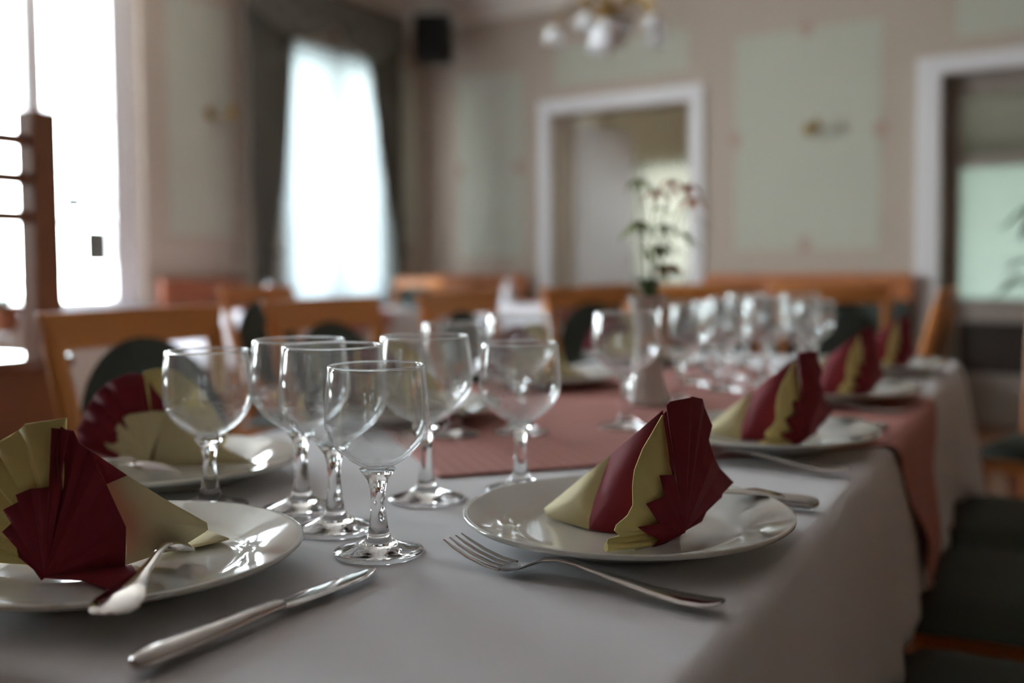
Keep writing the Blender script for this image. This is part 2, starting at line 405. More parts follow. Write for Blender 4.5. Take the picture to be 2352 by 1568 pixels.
# ------------------------------------------------------------------ curtains at the second window
def drape(name, parent, prof, x0, amp, folds, m, nz=24, ny=90, solid=0.003):
    """prof: list of (z, yl, yr) from the top down"""
    def ev(z):
        for (za, a0, a1), (zb, b0, b1) in zip(prof, prof[1:]):
            if zb <= z <= za:
                k = (za - z) / (za - zb); k = k * k * (3 - 2 * k) if False else k
                return a0 + (b0 - a0) * k, a1 + (b1 - a1) * k
        return prof[-1][1:]
    vs = []; fs = []; zt, zb = prof[0][0], prof[-1][0]
    for i in range(nz + 1):
        z = zt + (zb - zt) * i / nz; yl, yr = ev(z)
        for j in range(ny + 1):
            k = j / ny
            vs.append((x0 + amp * math.sin(2 * math.pi * folds * k) + amp * 0.3 * math.sin(2 * math.pi * folds * 0.37 * k + i * 0.1), yl + (yr - yl) * k, z))
    for i in range(nz):
        for j in range(ny): a = i * (ny + 1) + j; fs.append((a, a + 1, a + ny + 2, a + ny + 1))
    return MB().add(vs, fs).build(name, m, parent, solid=solid)
cs = thing('window_curtains', 'dark green floor length drapes with a swagged valance at the window in the corner', 'curtains', (XL, 5.15, 0))
LX = 0.17
def dr(name, prof, x0, amp, folds, m, **k): return drape(name, cs, [(z, a - 5.15, b - 5.15) for z, a, b in prof], x0, amp, folds, m, **k)
dr('drape', [(2.82, 4.39, 4.80), (2.46, 4.39, 4.815), (1.6, 4.40, 4.73), (1.25, 4.41, 4.65), (1.08, 4.42, 4.605), (0.8, 4.425, 4.61), (0.02, 4.40, 4.64)], LX, 0.022, 7, curtain_m)
dr('drape', [(2.80, 5.50, 5.90), (2.47, 5.55, 5.90), (1.66, 5.675, 5.90), (1.3, 5.76, 5.90), (1.1, 5.80, 5.90), (0.8, 5.80, 5.905), (0.02, 5.77, 5.92)], LX, 0.022, 6, curtain_m)
for y0, y1, zm in ((4.40, 4.62, 1.09), (5.79, 5.91, 1.10)):
    MB().sweep([((LX + 0.045, y0 - 5.15, zm + 0.03), 0.004, 0.02), ((LX + 0.055, (y0 + y1) / 2 - 5.15, zm), 0.004, 0.02), ((LX + 0.045, y1 - 5.15, zm - 0.02), 0.004, 0.02)]).build('tieback', curtain_m, cs)
def val_bottom(y):
    if y < 5.185: k = (y - 4.39) / (5.185 - 4.39); return 2.60 - 0.13 * math.sin(math.pi * min(1, k * 1.02)) + 0.03 * k
    k = (y - 5.185) / (5.9 - 5.185); return 2.63 - 0.19 * math.sin(math.pi * (0.06 + 0.9 * k)) 
vs = []; fs = []; NY, NZ = 80, 8
for i in range(NZ + 1):
    for j in range(NY + 1):
        y = 4.38 + 1.53 * j / NY; zb = val_bottom(y); z = 2.83 + (zb - 2.83) * i / NZ
        vs.append((LX + 0.05 + 0.012 * math.sin(i * 1.6 + 3 * math.sin(j * 0.16)) + 0.01 * math.sin(j * 0.9), y - 5.15, z))
for i in range(NZ):
    for j in range(NY): a = i * (NY + 1) + j; fs.append((a, a + 1, a + NY + 2, a + NY + 1))
MB().add(vs, fs).build('valance', curtain_m, cs, solid=0.004)
MB().box(0.0, LX + 0.03, -0.78, 0.77, 2.83, 2.85).build('pelmet_board', wood_d, cs, smooth=False)
nc = drape('net_curtain', None, [(2.50, 4.78, 5.90), (0.73, 4.78, 5.90)], XL + 0.07, 0.012, 16, sheer_m, ny=160, solid=0)
tag(nc, 'white translucent net curtain glowing behind the dark green drapes', 'curtain')
MB_ = MB().sweep([((XL + 0.07, 4.77, 2.505), 0.006, 0.006), ((XL + 0.07, 5.91, 2.505), 0.006, 0.006)]).build('rod', white_paint, nc)
nc2 = drape('net_curtain', None, [(2.06, -4.85, -4.02), (0.76, -4.85, -4.02)], 0, 0.015, 12, sheer_c, ny=120, solid=0)
nc2.rotation_euler = (0, 0, R(-90)); nc2.location = (0, YB + 3.25, 0)
for v in nc2.data.vertices: v.co = (v.co.x, v.co.y, v.co.z)
nc2.rotation_euler = (0, 0, R(90)); nc2.location = (0, YB + 3.22, 0)
for v in nc2.data.vertices: v.co.y = -v.co.y
tag(nc2, 'cream net curtain at the small window seen through the open doorway', 'curtain')

# notices stuck on the first window pane
def notice(y0, y1, z0, z1, m, label):
    o = MB().box(XL - 0.104, XL - 0.101, y0, y1, z0, z1).build('paper_notice', m, smooth=False)
    tag(o, label, 'notice', 'notices on the window glass')
notice(3.30, 3.42, 1.448, 1.475, note_r, 'thin pale red strip high on the bright window glass')
notice(3.30, 3.42, 1.31, 1.395, note_b, 'small dark blue card on the bright window glass')
notice(3.475, 3.575, 1.435, 1.485, note_g, 'upper pale grey card on the bright window glass')
notice(3.475, 3.575, 1.31, 1.395, note_g, 'lower pale grey card on the bright window glass')
notice(3.42, 3.575, 1.01, 1.205, note_d, 'largest dark picture card on the bright window glass')

# ------------------------------------------------------------------ wall lamps, speaker, chandelier
def sconce(loc, rz, label):
    t = thing('wall_sconce', label, 'wall lamp', loc, rz, 'brass wall sconces')
    t.scale = (0.8, 0.8, 0.8)
    MB().lathe([(0, 0), (0.045, 0), (0.05, 0.012), (0.03, 0.03), (0, 0.034)], 24).build('wall_plate', brass, t).rotation_euler = (R(90), 0, 0)
    MB().sweep([((0, -0.02, 0), 0.008, 0.008), ((0.03, -0.09, -0.05), 0.008, 0.008), ((0.07, -0.13, -0.03), 0.008, 0.008), ((0.10, -0.15, 0.03), 0.008, 0.008)]).build('arm', brass, t)
    MB().lathe([(0.014, 0.0), (0.02, 0.01), (0.018, 0.045), (0, 0.05)], 20, (0.10, -0.15, 0.02)).build('lamp_socket', brass, t)
    MB().lathe([(0.018, 0.0), (0.035, -0.02), (0.05, -0.06), (0.048, -0.06), (0.033, -0.02), (0.016, 0.002)], 24, (0.10, -0.15, 0.03)).build('lamp_shade', brass, t)
    return t
sconce((-1.965, YB, 1.83), 0, 'brass sconce on the pale panel between the two doorways')
sconce((XL, 4.24, 1.945), R(90), 'brass sconce between the bright window and dark drapes')
t = thing('loudspeaker', 'black box loudspeaker mounted high in the corner beside the drapes', 'loudspeaker', (-4.72, 6.08, 2.52), R(30))
MB().box(-0.135, 0.135, -0.11, 0.11, 0, 0.34).build('cabinet', black_m, t, smooth=False, bevel=0.01)
MB().box(-0.12, 0.12, -0.118, -0.112, 0.015, 0.325).build('grille', mat('black_mesh', rgb(14, 14, 15), 0.9), t, smooth=False)
MB().sweep([((0, 0.11, 0.17), 0.015, 0.015), ((0, 0.30, 0.17), 0.015, 0.015)]).build('bracket', black_m, t)

cx, cyy, cz = -2.35, 4.44, 2.035
t = thing('chandelier', 'brass chandelier with white glass bowl and curved arms', 'chandelier', (cx, cyy, cz), R(33.5))
MB().lathe([(0, 0.0), (0.04, 0.008), (0.085, 0.045), (0.112, 0.10), (0.118, 0.125), (0.114, 0.125), (0.105, 0.10), (0.08, 0.05), (0.03, 0.014), (0, 0.01)], 40).build('glass_bowl', opal, t)
MB().lathe([(0.11, 0.125), (0.125, 0.13), (0.125, 0.15), (0.06, 0.17), (0.02, 0.2), (0.012, 0.3), (0, 0.3)], 32).build('bowl_rim', brass, t)
MB().lathe([(0, -0.03), (0.012, -0.02), (0.006, -0.005), (0.015, 0.0), (0, 0.004)], 16).build('finial', brass, t)
MB().sweep([((0, 0, 0.2), 0.007, 0.007), ((0, 0, ZC - cz), 0.007, 0.007)]).lathe([(0.0, ZC - cz), (0.06, ZC - cz), (0.05, ZC - cz - 0.03), (0, ZC - cz - 0.05)], 24).build('rod', brass, t)
for k in range(5):
    a = R(72 * k + 170); ca, sa = math.cos(a), math.sin(a)
    pts = [(0.02, 0.19), (0.10, 0.24), (0.18, 0.235), (0.25, 0.18), (0.275, 0.12)]
    ar = MB().sweep([((r * ca, r * sa, z), 0.009, 0.009) for r, z in pts]).ball((0.12 * ca, 0.12 * sa, 0.245), 0.022, n=10).build('arm', brass, t)
    MB().lathe([(0.012, 0.0), (0.03, -0.012), (0.045, -0.05), (0.055, -0.075), (0.052, -0.075), (0.04, -0.045), (0.01, -0.005)], 24, (0.275 * ca, 0.275 * sa, 0.125)).build('lamp_shade', opal, ar)

# ------------------------------------------------------------------ benches along the walls
def bench(name, label, x0, x1, loc, rz, end=False):
    """built along +x with its back to +y"""
    t = thing(name, label, 'bench', loc, rz)
    MB().box(x0, x1, -0.10, -0.055, 0.75, 0.915).build('backrest_rail', wood_r if rz else wood_b, t, smooth=False, bevel=0.006)
    MB().box(x0 + 0.02, x1 - 0.02, -0.12, -0.05, 0.47, 0.75).build('backrest_cushion', green_f, t, smooth=False, bevel=0.012)
    MB().box(x0, x1, -0.53, -0.12, 0.38, 0.46).build('seat_cushion', green_f, t, smooth=False, bevel=0.015)
    MB().box(x0, x1, -0.5, -0.03, 0.0, 0.38).build('base', wood_d, t, smooth=False)
bench('wall_bench', 'upholstered bench with red-brown top rail beside the bright window', -0.35, 0.27, (XL + 0.02, 4.12, 0), R(90))
bench('wall_bench', 'short upholstered bench with orange top rail left of the open doorway', -0.98, 0.0, (-4.05, YB - 0.02, 0), 0)
bench('wall_bench', 'long upholstered bench with orange top rail between the two doorways', -0.665, 0.665, (-1.975, YB - 0.02, 0), 0)

# ------------------------------------------------------------------ chair
def make_chair():
    t = thing('dining_chair', '', 'chair', (0, 0, 0), 0, 'wooden dining chairs with dark green round backs')
    # faces +x, width along y; back posts rise from the seat rear and lean back
    for sy in (-1, 1):
        MB().sweep([((-0.17, sy * 0.165, 0.0), 0.016, 0.02), ((-0.185, sy * 0.165, 0.45), 0.018, 0.022), ((-0.215, sy * 0.168, 0.62), 0.017, 0.02), ((-0.275, sy * 0.178, 0.86), 0.016, 0.018)], 8, Vector((1, 0, 0))).build('rear_leg', wood_o, t)
        MB().sweep([((0.17, sy * 0.18, 0.0), 0.014, 0.014), ((0.175, sy * 0.185, 0.41), 0.02, 0.02)], 8, Vector((1, 0, 0))).build('front_leg', wood_o, t)
    # top rail: trapezoid board, gently bowed
    vs = []; fs = []; n = 12
    for i in range(n + 1):
        k = -1 + 2 * i / n; bow = -0.014 * (1 - k * k)
        for (z, w, xx) in ((0.842, 0.182, -0.268), (0.905, 0.197, -0.283)):
            for th in (-0.011, 0.011): vs.append((xx + bow + th, k * w, z))
    for i in range(n):
        a = i * 4; b = a + 4
        fs += [(a, b, b + 2, a + 2), (a + 1, a + 3, b + 3, b + 1), (a, a + 1, b + 1, b), (a + 2, b + 2, b + 3, a + 3)]
    fs += [(0, 2, 3, 1), (n * 4, n * 4 + 1, n * 4 + 3, n * 4 + 2)]
    MB().add(vs, fs).build('top_rail', wood_o, t, bevel=0.004)
    MB().box(-0.208, -0.19, -0.16, 0.16, 0.53, 0.57).build('lower_rail', wood_o, t, smooth=False, bevel=0.004)
    # round upholstered back, tilted with the posts
    mb = MB(); mb.lathe([(0, -0.018), (0.10, -0.016), (0.128, -0.008), (0.134, 0), (0.128, 0.008), (0.10, 0.014), (0, 0.018)], 40)
    M = Matrix.Translation((-0.232, 0, 0.692)) @ Matrix.Rotation(R(-14), 4, 'Y') @ Matrix.Rotation(R(90), 4, 'Y') @ Matrix.Diagonal((1.25, 1.19, 1, 1))
    mb.v = [tuple(M @ Vector(v)) for v in mb.v]
    mb.build('back_pad', green_f, t)
    MB().box(-0.18, 0.18, -0.19, 0.19, 0.38, 0.42).build('seat_frame', wood_o, t, smooth=False, bevel=0.004)
    mb = MB(); n = 10; vs = []; fs = []
    for i in range(n + 1):
        for j in range(n + 1):
            x, y = -1 + 2 * i / n, -1 + 2 * j / n
            vs.append((x * 0.20, y * (0.215 + 0.012 * x), 0.42 + 0.04 * (1 - x ** 8) * (1 - y ** 8)))
    for i in range(n):
        for j in range(n): a = i * (n + 1) + j; fs.append((a, a + 1, a + n + 2, a + n + 1))
    k = len(vs); vs += [(-0.20, -0.203, 0.42), (0.20, -0.227, 0.42), (0.20, 0.227, 0.42), (-0.20, 0.203, 0.42)]; fs.append((k, k + 1, k + 2, k + 3))
    MB().add(vs, fs).build('seat_cushion', green_f, t)
    return t
CH = make_chair()
def chair(loc, rz, label): return place(CH, USED, label, loc, rz)
for a, lab in ((1.25, 'nearest wooden chair on the left side, its round green back behind the napkins'), (1.775, 'second wooden chair down the left side of the table'), (2.35, 'third wooden chair down the left side of the table')):
    chair(T(a, -1.135, 0), ANG_B, lab)
chair(T(2.87, -1.06, 0), ANG_B + R(-28), 'wooden chair turned edge-on beyond the left end of the table')
chair(T(3.38, -1.13, 0), ANG_B, 'wooden chair with brightly lit yellow top rail behind the flower vase')
chair(T(3.80, -0.640, 0), ANG_A, 'right one of the pair of chairs beyond the far table end')
chair(T(3.84, -1.085, 0), ANG_A, 'left one of the pair of chairs beyond the far table end')
chair(T(3.05, -0.52, 0), ANG_B + math.pi, 'wooden chair seen edge-on near the glazed door')
for a, lab in ((1.27, 'nearest chair seat on the right, low in the corner of the photo'), (1.81, 'middle of the three dark green chair seats on the right side'), (2.29, 'farthest of the three dark green chair seats on the right side')):
    chair(T(a, 0.02, 0), ANG_B + math.pi, lab)
chair(V(1.60, 2.85), ANG_B + math.pi + R(75), 'wooden chair cut off by the right edge of the photo')
chair(V(-0.70, 3.6), ANG_B, 'wooden chair behind the second chair on the left, before the netted window')
chair((-4.02, 4.72, 0), R(-90), 'wooden chair at the side table near the corner')

# ------------------------------------------------------------------ the long dining table and its cloths
A0, A1, B0, B1 = 0.372, 2.60, -0.988, -0.168
tb = thing('dining_table', 'long dining table hidden under the white cloth', 'table', T((A0 + A1) / 2, (B0 + B1) / 2, 0), ANG_A)
hl_, hw_ = (A1 - A0) / 2 - 0.012, (B1 - B0) / 2 - 0.012
MB().box(-hl_, hl_, -hw_, hw_, TOP - 0.035, TOP - 0.006).build('tabletop', wood_d, tb, smooth=False)
for sx_ in (-1, 1):
    for sy in (-1, 1):
        MB().box(sx_ * (hl_ - 0.09) - 0.03, sx_ * (hl_ - 0.09) + 0.03, sy * (hw_ - 0.09) - 0.03, sy * (hw_ - 0.09) + 0.03, 0, TOP - 0.035).build('leg', wood_d, tb, smooth=False)

def cloth(name, L, W, drop, m, amp=0.012, nfold=9.0, seed=0, rad=0.015, corner=0.06):
    """rectangular cloth: local x length, y width, top at z = 0"""
    rnd = random.Random(seed)
    hx, hy = L / 2, W / 2
    per = []
    cr = 0.03; step = 0.02
    def seg(p, q):
        n = max(1, int((Vector(q) - Vector(p)).length / step))
        for i in range(n): per.append((Vector(p).lerp(Vector(q), i / n)))
    pts = []
    for (cx0, cy0, a0) in ((hx - cr, -hy + cr, -90), (hx - cr, hy - cr, 0), (-hx + cr, hy - cr, 90), (-hx + cr, -hy + cr, 180)):
        pts.append([(cx0 + cr * math.cos(R(a0 + 90 * i / 5)), cy0 + cr * math.sin(R(a0 + 90 * i / 5))) for i in range(6)])
    for k in range(4):
        for i in range(5): seg(pts[k][i], pts[k][i + 1])
        seg(pts[k][5], pts[(k + 1) % 4][0])
    N = len(per); ph = [rnd.uniform(0, 6.28) for _ in range(6)]
    s = 0.0; arc = [0.0]
    for i in range(N): s += (per[(i + 1) % N] - per[i]).length; arc.append(s)
    tot = arc[-1]; kf = round(tot * nfold / 2.0)
    rows = [(-0.022, 0.0)]                        # inset ring on the top
    nr = 5
    for i in range(nr + 1): a = math.pi / 2 * i / nr; rows.append((rad * math.sin(a) - rad, -(rad - rad * math.cos(a))))
    vs = []; fs = []
    for off, z in rows:
        for i in range(N):
            t_ = (per[(i + 1) % N] - per[i - 1]).normalized(); nn = Vector((t_.y, -t_.x))
            p = per[i] + nn * off; vs.append((p.x, p.y, z))
    nd = 12
    for r_ in range(1, nd + 1):
        k = r_ / nd
        for i in range(N):
            t_ = (per[(i + 1) % N] - per[i - 1]).normalized(); nn = Vector((t_.y, -t_.x))
            u = arc[i] / tot * 2 * math.pi
            p0 = per[i]
            dc = math.hypot(hx - abs(p0.x), hy - abs(p0.y)); cf = math.exp(-(dc / 0.09) ** 2)
            w = math.sin(kf * u + ph[0] + 0.8 * math.sin(3 * u + ph[1])) * 0.6 + 0.4 * math.sin(kf * 1.7 * u + ph[2]) + 0.3 * math.sin(kf * 0.4 * u + ph[3])
            off = 0.004 + amp * k * (1 + w) + 0.05 * cf * k
            z = -rad - (drop - rad) * k * (1 + corner / drop * cf * 2.2)
            p = p0 + nn * off; vs.append((p.x, p.y, z))
    nrow = len(rows) + nd
    for r_ in range(nrow - 1):
        for i in range(N): j = (i + 1) % N; fs.append((r_ * N + i, r_ * N + j, (r_ + 1) * N + j, (r_ + 1) * N + i))
    fs.append(tuple(range(N))[::-1])
    return MB().add(vs, fs).build(name, m, solid=0.0015, angle=75)
tc_ = cloth('tablecloth', A1 - A0, B1 - B0, 0.262, linen, seed=3)
tc_.location = T((A0 + A1) / 2, (B0 + B1) / 2, TOP - 0.0008); tc_.rotation_euler = (0, 0, ANG_A)
tag(tc_, 'white linen cloth covering the long set table', 'tablecloth', 'white tablecloths')

# dusty pink square laid cornerwise across the table, its side corners hanging down
side = 0.955; ca_, cb_ = 0.926 + side / math.sqrt(2), -0.588
n = 96; vs = []; fs = []; uvs = []
for i in range(n + 1):
    for j in range(n + 1):
        p, q = side * (i / n - 0.5), side * (j / n - 0.5)
        a = ca_ + (p + q) / math.sqrt(2); b = cb_ + (q - p) / math.sqrt(2); z = TOP + 0.0022
        r = 0.014
        def over(e):
            if e <= -r: return e, 0.0
            th = (e + r) / r
            if th < math.pi / 2: return -r + r * math.sin(th), -(r - r * math.cos(th))
            return 0.0, -(r + (th - math.pi / 2) * r)
        for sgn, lim in ((1, B1 + 0.006), (-1, B0 - 0.006)):
            e = sgn * (b - lim)
            if e > -r:
                x_, dz = over(e); k = min(1, max(0, -dz / 0.26))
                b = lim + sgn * (x_ + 0.028 * k + 0.010 * k * math.sin(a * 38 + 1)); z = TOP + 0.0022 + dz
                a = a + 0.012 * k * math.sin(a * 30)
        x, y, _ = T(a, b); vs.append((x, y, z)); uvs.append((p + 10, q + 10))
for i in range(n):
    for j in range(n): k = i * (n + 1) + j; fs.append((k, k + 1, k + n + 2, k + n + 1))
mb = MB().add(vs, fs); mb.uv = uvs
tag(mb.build('overlay_cloth', pink_dots, solid=0.0012, angle=80), 'dusty pink dotted cloth laid cornerwise across the long table', 'tablecloth')

# ------------------------------------------------------------------ place settings
PL = MB().lathe([(0, 0.0025), (0.07, 0.0025), (0.077, 0.0), (0.083, 0.0), (0.089, 0.004), (0.115, 0.0125), (0.138, 0.0185), (0.1402, 0.0205), (0.1400, 0.0225), (0.1385, 0.0232), (0.136, 0.0225),
                 (0.115, 0.0165), (0.101, 0.0122), (0.096, 0.0095), (0.091, 0.0068), (0.084, 0.0058), (0.04, 0.0052), (0, 0.0052)], 96).build('dinner_plate', china, angle=60)
tag(PL, '', 'plate', 'white dinner plates')
def make_knife():
    t = thing('table_knife', '', 'knife', group='table knives')
    h = [(-0.108, 0.003, 0.0025), (-0.106, 0.0065, 0.0045), (-0.100, 0.0092, 0.006), (-0.085, 0.0098, 0.0062), (-0.05, 0.0082, 0.0055), (-0.02, 0.0066, 0.0048), (-0.004, 0.0055, 0.0042), (0.002, 0.0062, 0.0042), (0.006, 0.0055, 0.003)]
    MB().sweep([((x, 0, 0.0066), w, th) for x, w, th in h], 16).build('handle', steel, t)
    b = [(0.004, 0.0055, 0.0022), (0.012, 0.0085, 0.0013), (0.03, 0.0098, 0.0011), (0.06, 0.0100, 0.0010), (0.085, 0.0088, 0.0009), (0.098, 0.0062, 0.0008), (0.106, 0.0025, 0.0006)]
    MB().sweep([((x, 0.001 if x < 0.09 else 0.001 + (x - 0.09) * 0.25, 0.0050 - max(0, x - 0.02) * 0.03), w, th) for x, w, th in b], 12).build('blade', steel, t)
    t.scale = (1.04, 1.04, 1.0)
    return t
def make_fork():
    t = thing('table_fork', '', 'fork', group='table forks')
    h = [(-0.104, 0.004, 0.0010, 0.0080), (-0.101, 0.0085, 0.0014, 0.0070), (-0.092, 0.0112, 0.0016, 0.0055), (-0.078, 0.0108, 0.0016, 0.0048), (-0.055, 0.0078, 0.0016, 0.0060), (-0.025, 0.0052, 0.0016, 0.0100), (0.0, 0.0036, 0.0016, 0.0140), (0.014, 0.0033, 0.0017, 0.0150), (0.028, 0.0040, 0.0016, 0.0125)]
    MB().sweep([((x, 0, z), w, th) for x, w, th, z in h], 12).build('handle', steel, t)
    mb = MB().sweep([((0.026, 0, 0.0130), 0.0040, 0.0013), ((0.034, 0, 0.0095), 0.0085, 0.0012), ((0.041, 0, 0.0060), 0.0118, 0.0011), ((0.050, 0, 0.0034), 0.0128, 0.0011), ((0.060, 0, 0.0028), 0.0128, 0.0010)], 12)
    for k in range(4):
        y = (k - 1.5) * 0.0072
        mb.sweep([((0.057, y, 0.0029), 0.0020, 0.0011), ((0.070, y, 0.0040), 0.0020, 0.0011), ((0.085, y * 1.0, 0.0078), 0.0018, 0.0010), ((0.098, y * 0.98, 0.0128), 0.0015, 0.0009), ((0.107, y * 0.96, 0.0172), 0.0006, 0.0005)], 8)
    mb.build('tines', steel, t)
    t.scale = (1.085, 1.085, 1.03)
    return t
def make_spoon():
    t = thing('teaspoon', '', 'spoon', group='teaspoons on the plates')
    h = [(-0.080, 0.004, 0.0009, 0.0205), (-0.0785, 0.0100, 0.0014, 0.0205), (-0.072, 0.0142, 0.0016, 0.0215), (-0.060, 0.0140, 0.0016, 0.0242), (-0.040, 0.0088, 0.0015, 0.0250), (-0.015, 0.0042, 0.0015, 0.0258), (0.010, 0.0026, 0.0016, 0.0285), (0.026, 0.0026, 0.0016, 0.0295), (0.034, 0.0040, 0.0014, 0.0288)]
    MB().sweep([((x, 0, z), w, th) for x, w, th, z in h], 14).build('handle', steel, t)
    vs = []; fs = []; n, m_ = 12, 12      # bowl turned down, its back up
    for i in range(n + 1):
        k = i / n; x = 0.032 + 0.046 * k; w = 0.0135 * math.sin(math.pi * (0.08 + 0.88 * k) ** 0.8)
        zb = 0.0240 - 0.013 * k
        for j in range(m_ + 1):
            s_ = -1 + 2 * j / m_
            vs.append((x, w * s_, zb + 0.0070 * math.sin(math.pi * (0.1 + 0.85 * k)) * (1 - s_ * s_)))
    for i in range(n):
        for j in range(m_): a = i * (m_ + 1) + j; fs.append((a, a + 1, a + m_ + 2, a + m_ + 1))
    MB().add(vs, fs).build('bowl', steel, t, solid=0.0014)
    t.scale = (1.1, 1.1, 1.0)
    return t
KN, FK, SP = make_knife(), make_fork(), make_spoon()

# folded napkins: burgundy and cream paper fans standing on their plates with a triangular stay behind
NA = dict(
 front=[[-.0089,-.0195,-.006],[-.0146,-.032,-.006],[-.011,-.0241,-.0024],[-.0203,-.0446,.0112],[-.0114,-.025,.012],[-.0168,-.0369,.0287],[-.0089,-.0195,.0329],[-.0110,-.0241,.0498],[-.0053,-.0116,.0496],[-.0066,-.0145,.0589],[-.0093,-.0204,.0997]],
 cream=[[-.0107,-.0281,-.006],[-.0208,-.0467,-.0059],[-.0344,-.0718,-.0005],[-.0336,-.0703,.0045],[-.0284,-.0606,.0064],[-.0306,-.0647,.0102],[-.0299,-.0635,.0153],[-.0246,-.0537,.0207],[-.0223,-.0494,.0292],[-.0223,-.0494,.044],[-.0216,-.0481,.0572],[-.0177,-.0409,.0724],[-.0131,-.0325,.0862],[-.0084,-.0239,.0984]],
 right=[[-.0090,-.0200,.1062],[-.0045,-.0140,.1085],[.0002,.0063,.1099],[.0008,.0293,.1065],[.0011,.0426,.0979],[.0013,.0495,.0812],[.0014,.0532,.0532],[.0025,.0968,.0234],[.0019,.0713,.0147],[.0005,.030,.002]],
 band=[[-.0150,-.0100,.1000],[-.0703,.0060,.0559],[-.0753,.0000,.0379],[-.0800,-.0080,.0157],[-.0810,-.014,.0012],[-.0790,-.018,-.0055],[-.064,-.018,-.0055]],
 tip=[[-.0703,.0060,.0559],[-.1000,.0060,.0320],[-.1284,.0050,.0077],[-.1373,.0036,.0006],[-.1290,-.0050,-.0040],[-.0790,-.018,-.0055],[-.0810,-.014,.0012],[-.0800,-.0080,.0157],[-.0753,.0000,.0379]])
NB = dict(
 front=[[-.0012,-.0003,-.0054],[-.0126,-.003,.0000],[-.0211,-.0051,.0095],[-.0283,-.0068,.0195],[-.0355,-.0085,.027],[-.0285,-.0068,.0347],[-.0338,-.0081,.0436],[-.0218,-.0052,.0501],[-.0216,-.0052,.0556],[-.0127,-.003,.0594],[.0005,.0001,.062],[.0146,.0035,.0639],[.0162,.0039,.1062],[.0215,.0100,.1035]],
 cream=[[-.0804,-.0089,-.0002],[-.0989,-.0101,.0175],[-.1003,-.0101,.0411],[-.0878,-.0094,.0627],[-.0648,-.008,.0799],[-.0427,-.0066,.0916],[-.0241,-.0055,.1012],[-.0054,-.0043,.109],[.0110,.0100,.1109],[.0150,.0110,.1051]],
 right=[[.0120,.0020,.1062],[.0167,.0148,.1021],[.02,.0177,.0937],[.0244,.0216,.0878],[.0327,.0289,.0625],[.0425,.0376,.0294],[.0427,.0378,.0168],[.0415,.0367,-.0050]],
 band=[[.0116,.0266,.089],[.0234,.0538,.0636],[.0172,.0395,.0586],[.0138,.0317,.0731]],
 tip=[[.0234,.0538,.0636],[.0350,.0800,.0405],[.0463,.1065,.0177],[.0465,.107,.0121],[.0391,.0898,.0033],[.0222,.0511,-.0045],[.0226,.052,.0103],[.0225,.0517,.0234],[.0172,.0395,.0586]],
 flap=[[-.0013,.1461,-.003],[.0418,.1338,-.001],[.0296,.1013,-.003],[.0159,.0731,-.003]],
 corner=[[-.002,-.0010,-.004],[.0335,.0080,-.003],[.064,.0074,-.003],[.0800,.0240,.000],[.0420,.0423,.0005],[.0200,.0190,.0005]])
NC = dict(
 burg=[[-.0516,-.018,-.0023],[-.0833,-.0331,.0032],[-.0916,-.0371,.0209],[-.0874,-.035,.0328],[-.0763,-.0298,.0579],[-.0636,-.0237,.0764],[-.0466,-.0156,.0907],[-.0304,-.0079,.0985],[-.0183,-.0021,.0991],[-.0112,.0013,.0966],[.0009,.0071,.0806],[.0141,.0134,.0532]],
 cream=[[-.0522,-.0175,-.0040],[-.0566,-.019,.0178],[-.0503,-.0168,.0257],[-.0417,-.0139,.0362],[-.0397,-.0133,.0454],[-.0241,-.0081,.0525],[-.0104,-.0035,.0545],[.0178,.0059,.0564]],
 stand=[[.0178,.0059,.0560],[.050,.030,.0330],[.0780,.0480,.0100],[.1030,.0640,-.0030],[.0600,.0360,-.006],[.0002,-.0001,-.006]],
 lobe=[[-.0113,-.0002,.1008],[-.0033,.0157,.1037],[.0038,.0301,.1013],[.0125,.0475,.0873],[.0191,.0607,.0733],[.0234,.0694,.0544],[.0304,.0835,.0227],[.0298,.0823,.0087]])
def fan(name, pts, m, parent, depth=0.0035, O=(0, 0, 0), nrm=None, off=0.0, sub=3):
    """pleated sheet: radial folds from O to each outer point; neighbouring folds step forward and back"""
    O = Vector(O); P = [Vector(p) for p in pts]
    if nrm is None:
        nrm = Vector((0, 0, 0))
        for a, b in zip(P, P[1:]): nrm += (a - O).cross(b - O)
        nrm.normalize()
    # add mid folds so long spans are pleated too
    Q = [P[0]]
    for a, b in zip(P, P[1:]):
        if (b - a).length > 0.022: Q.append((a + b) / 2 + ((a + b) / 2 - O).normalized() * 0.0012)
        Q.append(b)
    vs = [O + nrm * off]; fs = []; n = len(Q)
    for r_ in range(1, sub + 1):
        k = r_ / sub
        for i, p in enumerate(Q):
            s_ = depth * k * (1 if i % 2 else -1)
            vs.append(O.lerp(p, k) + nrm * (s_ + off))
    for i in range(n - 1):
        fs.append((0, 1 + i, 2 + i))
        for r_ in range(sub - 1):
            a = 1 + r_ * n + i; fs.append((a, a + n, a + n + 1, a + 1))
    return MB().add(vs, fs).build(name, m, parent, solid=0.0011, angle=12)
def sheet(name, pts, m, parent, thick=0.0014, bulge=0.0):
    P = [Vector(p) for p in pts]; c = sum(P, Vector()) / len(P)
    nrm = Vector()
    for a, b in zip(P, P[1:] + P[:1]): nrm += (a - c).cross(b - c)
    nrm.normalize()
    n = len(P); vs = [c + nrm * bulge] + P
    return MB().add(vs, [(0, 1 + i, 1 + (i + 1) % n) for i in range(n)]).build(name, m, parent, solid=thick, angle=60)
def shift(pts, d): return [[p[0] + d[0], p[1] + d[1], p[2] + d[2]] for p in pts]
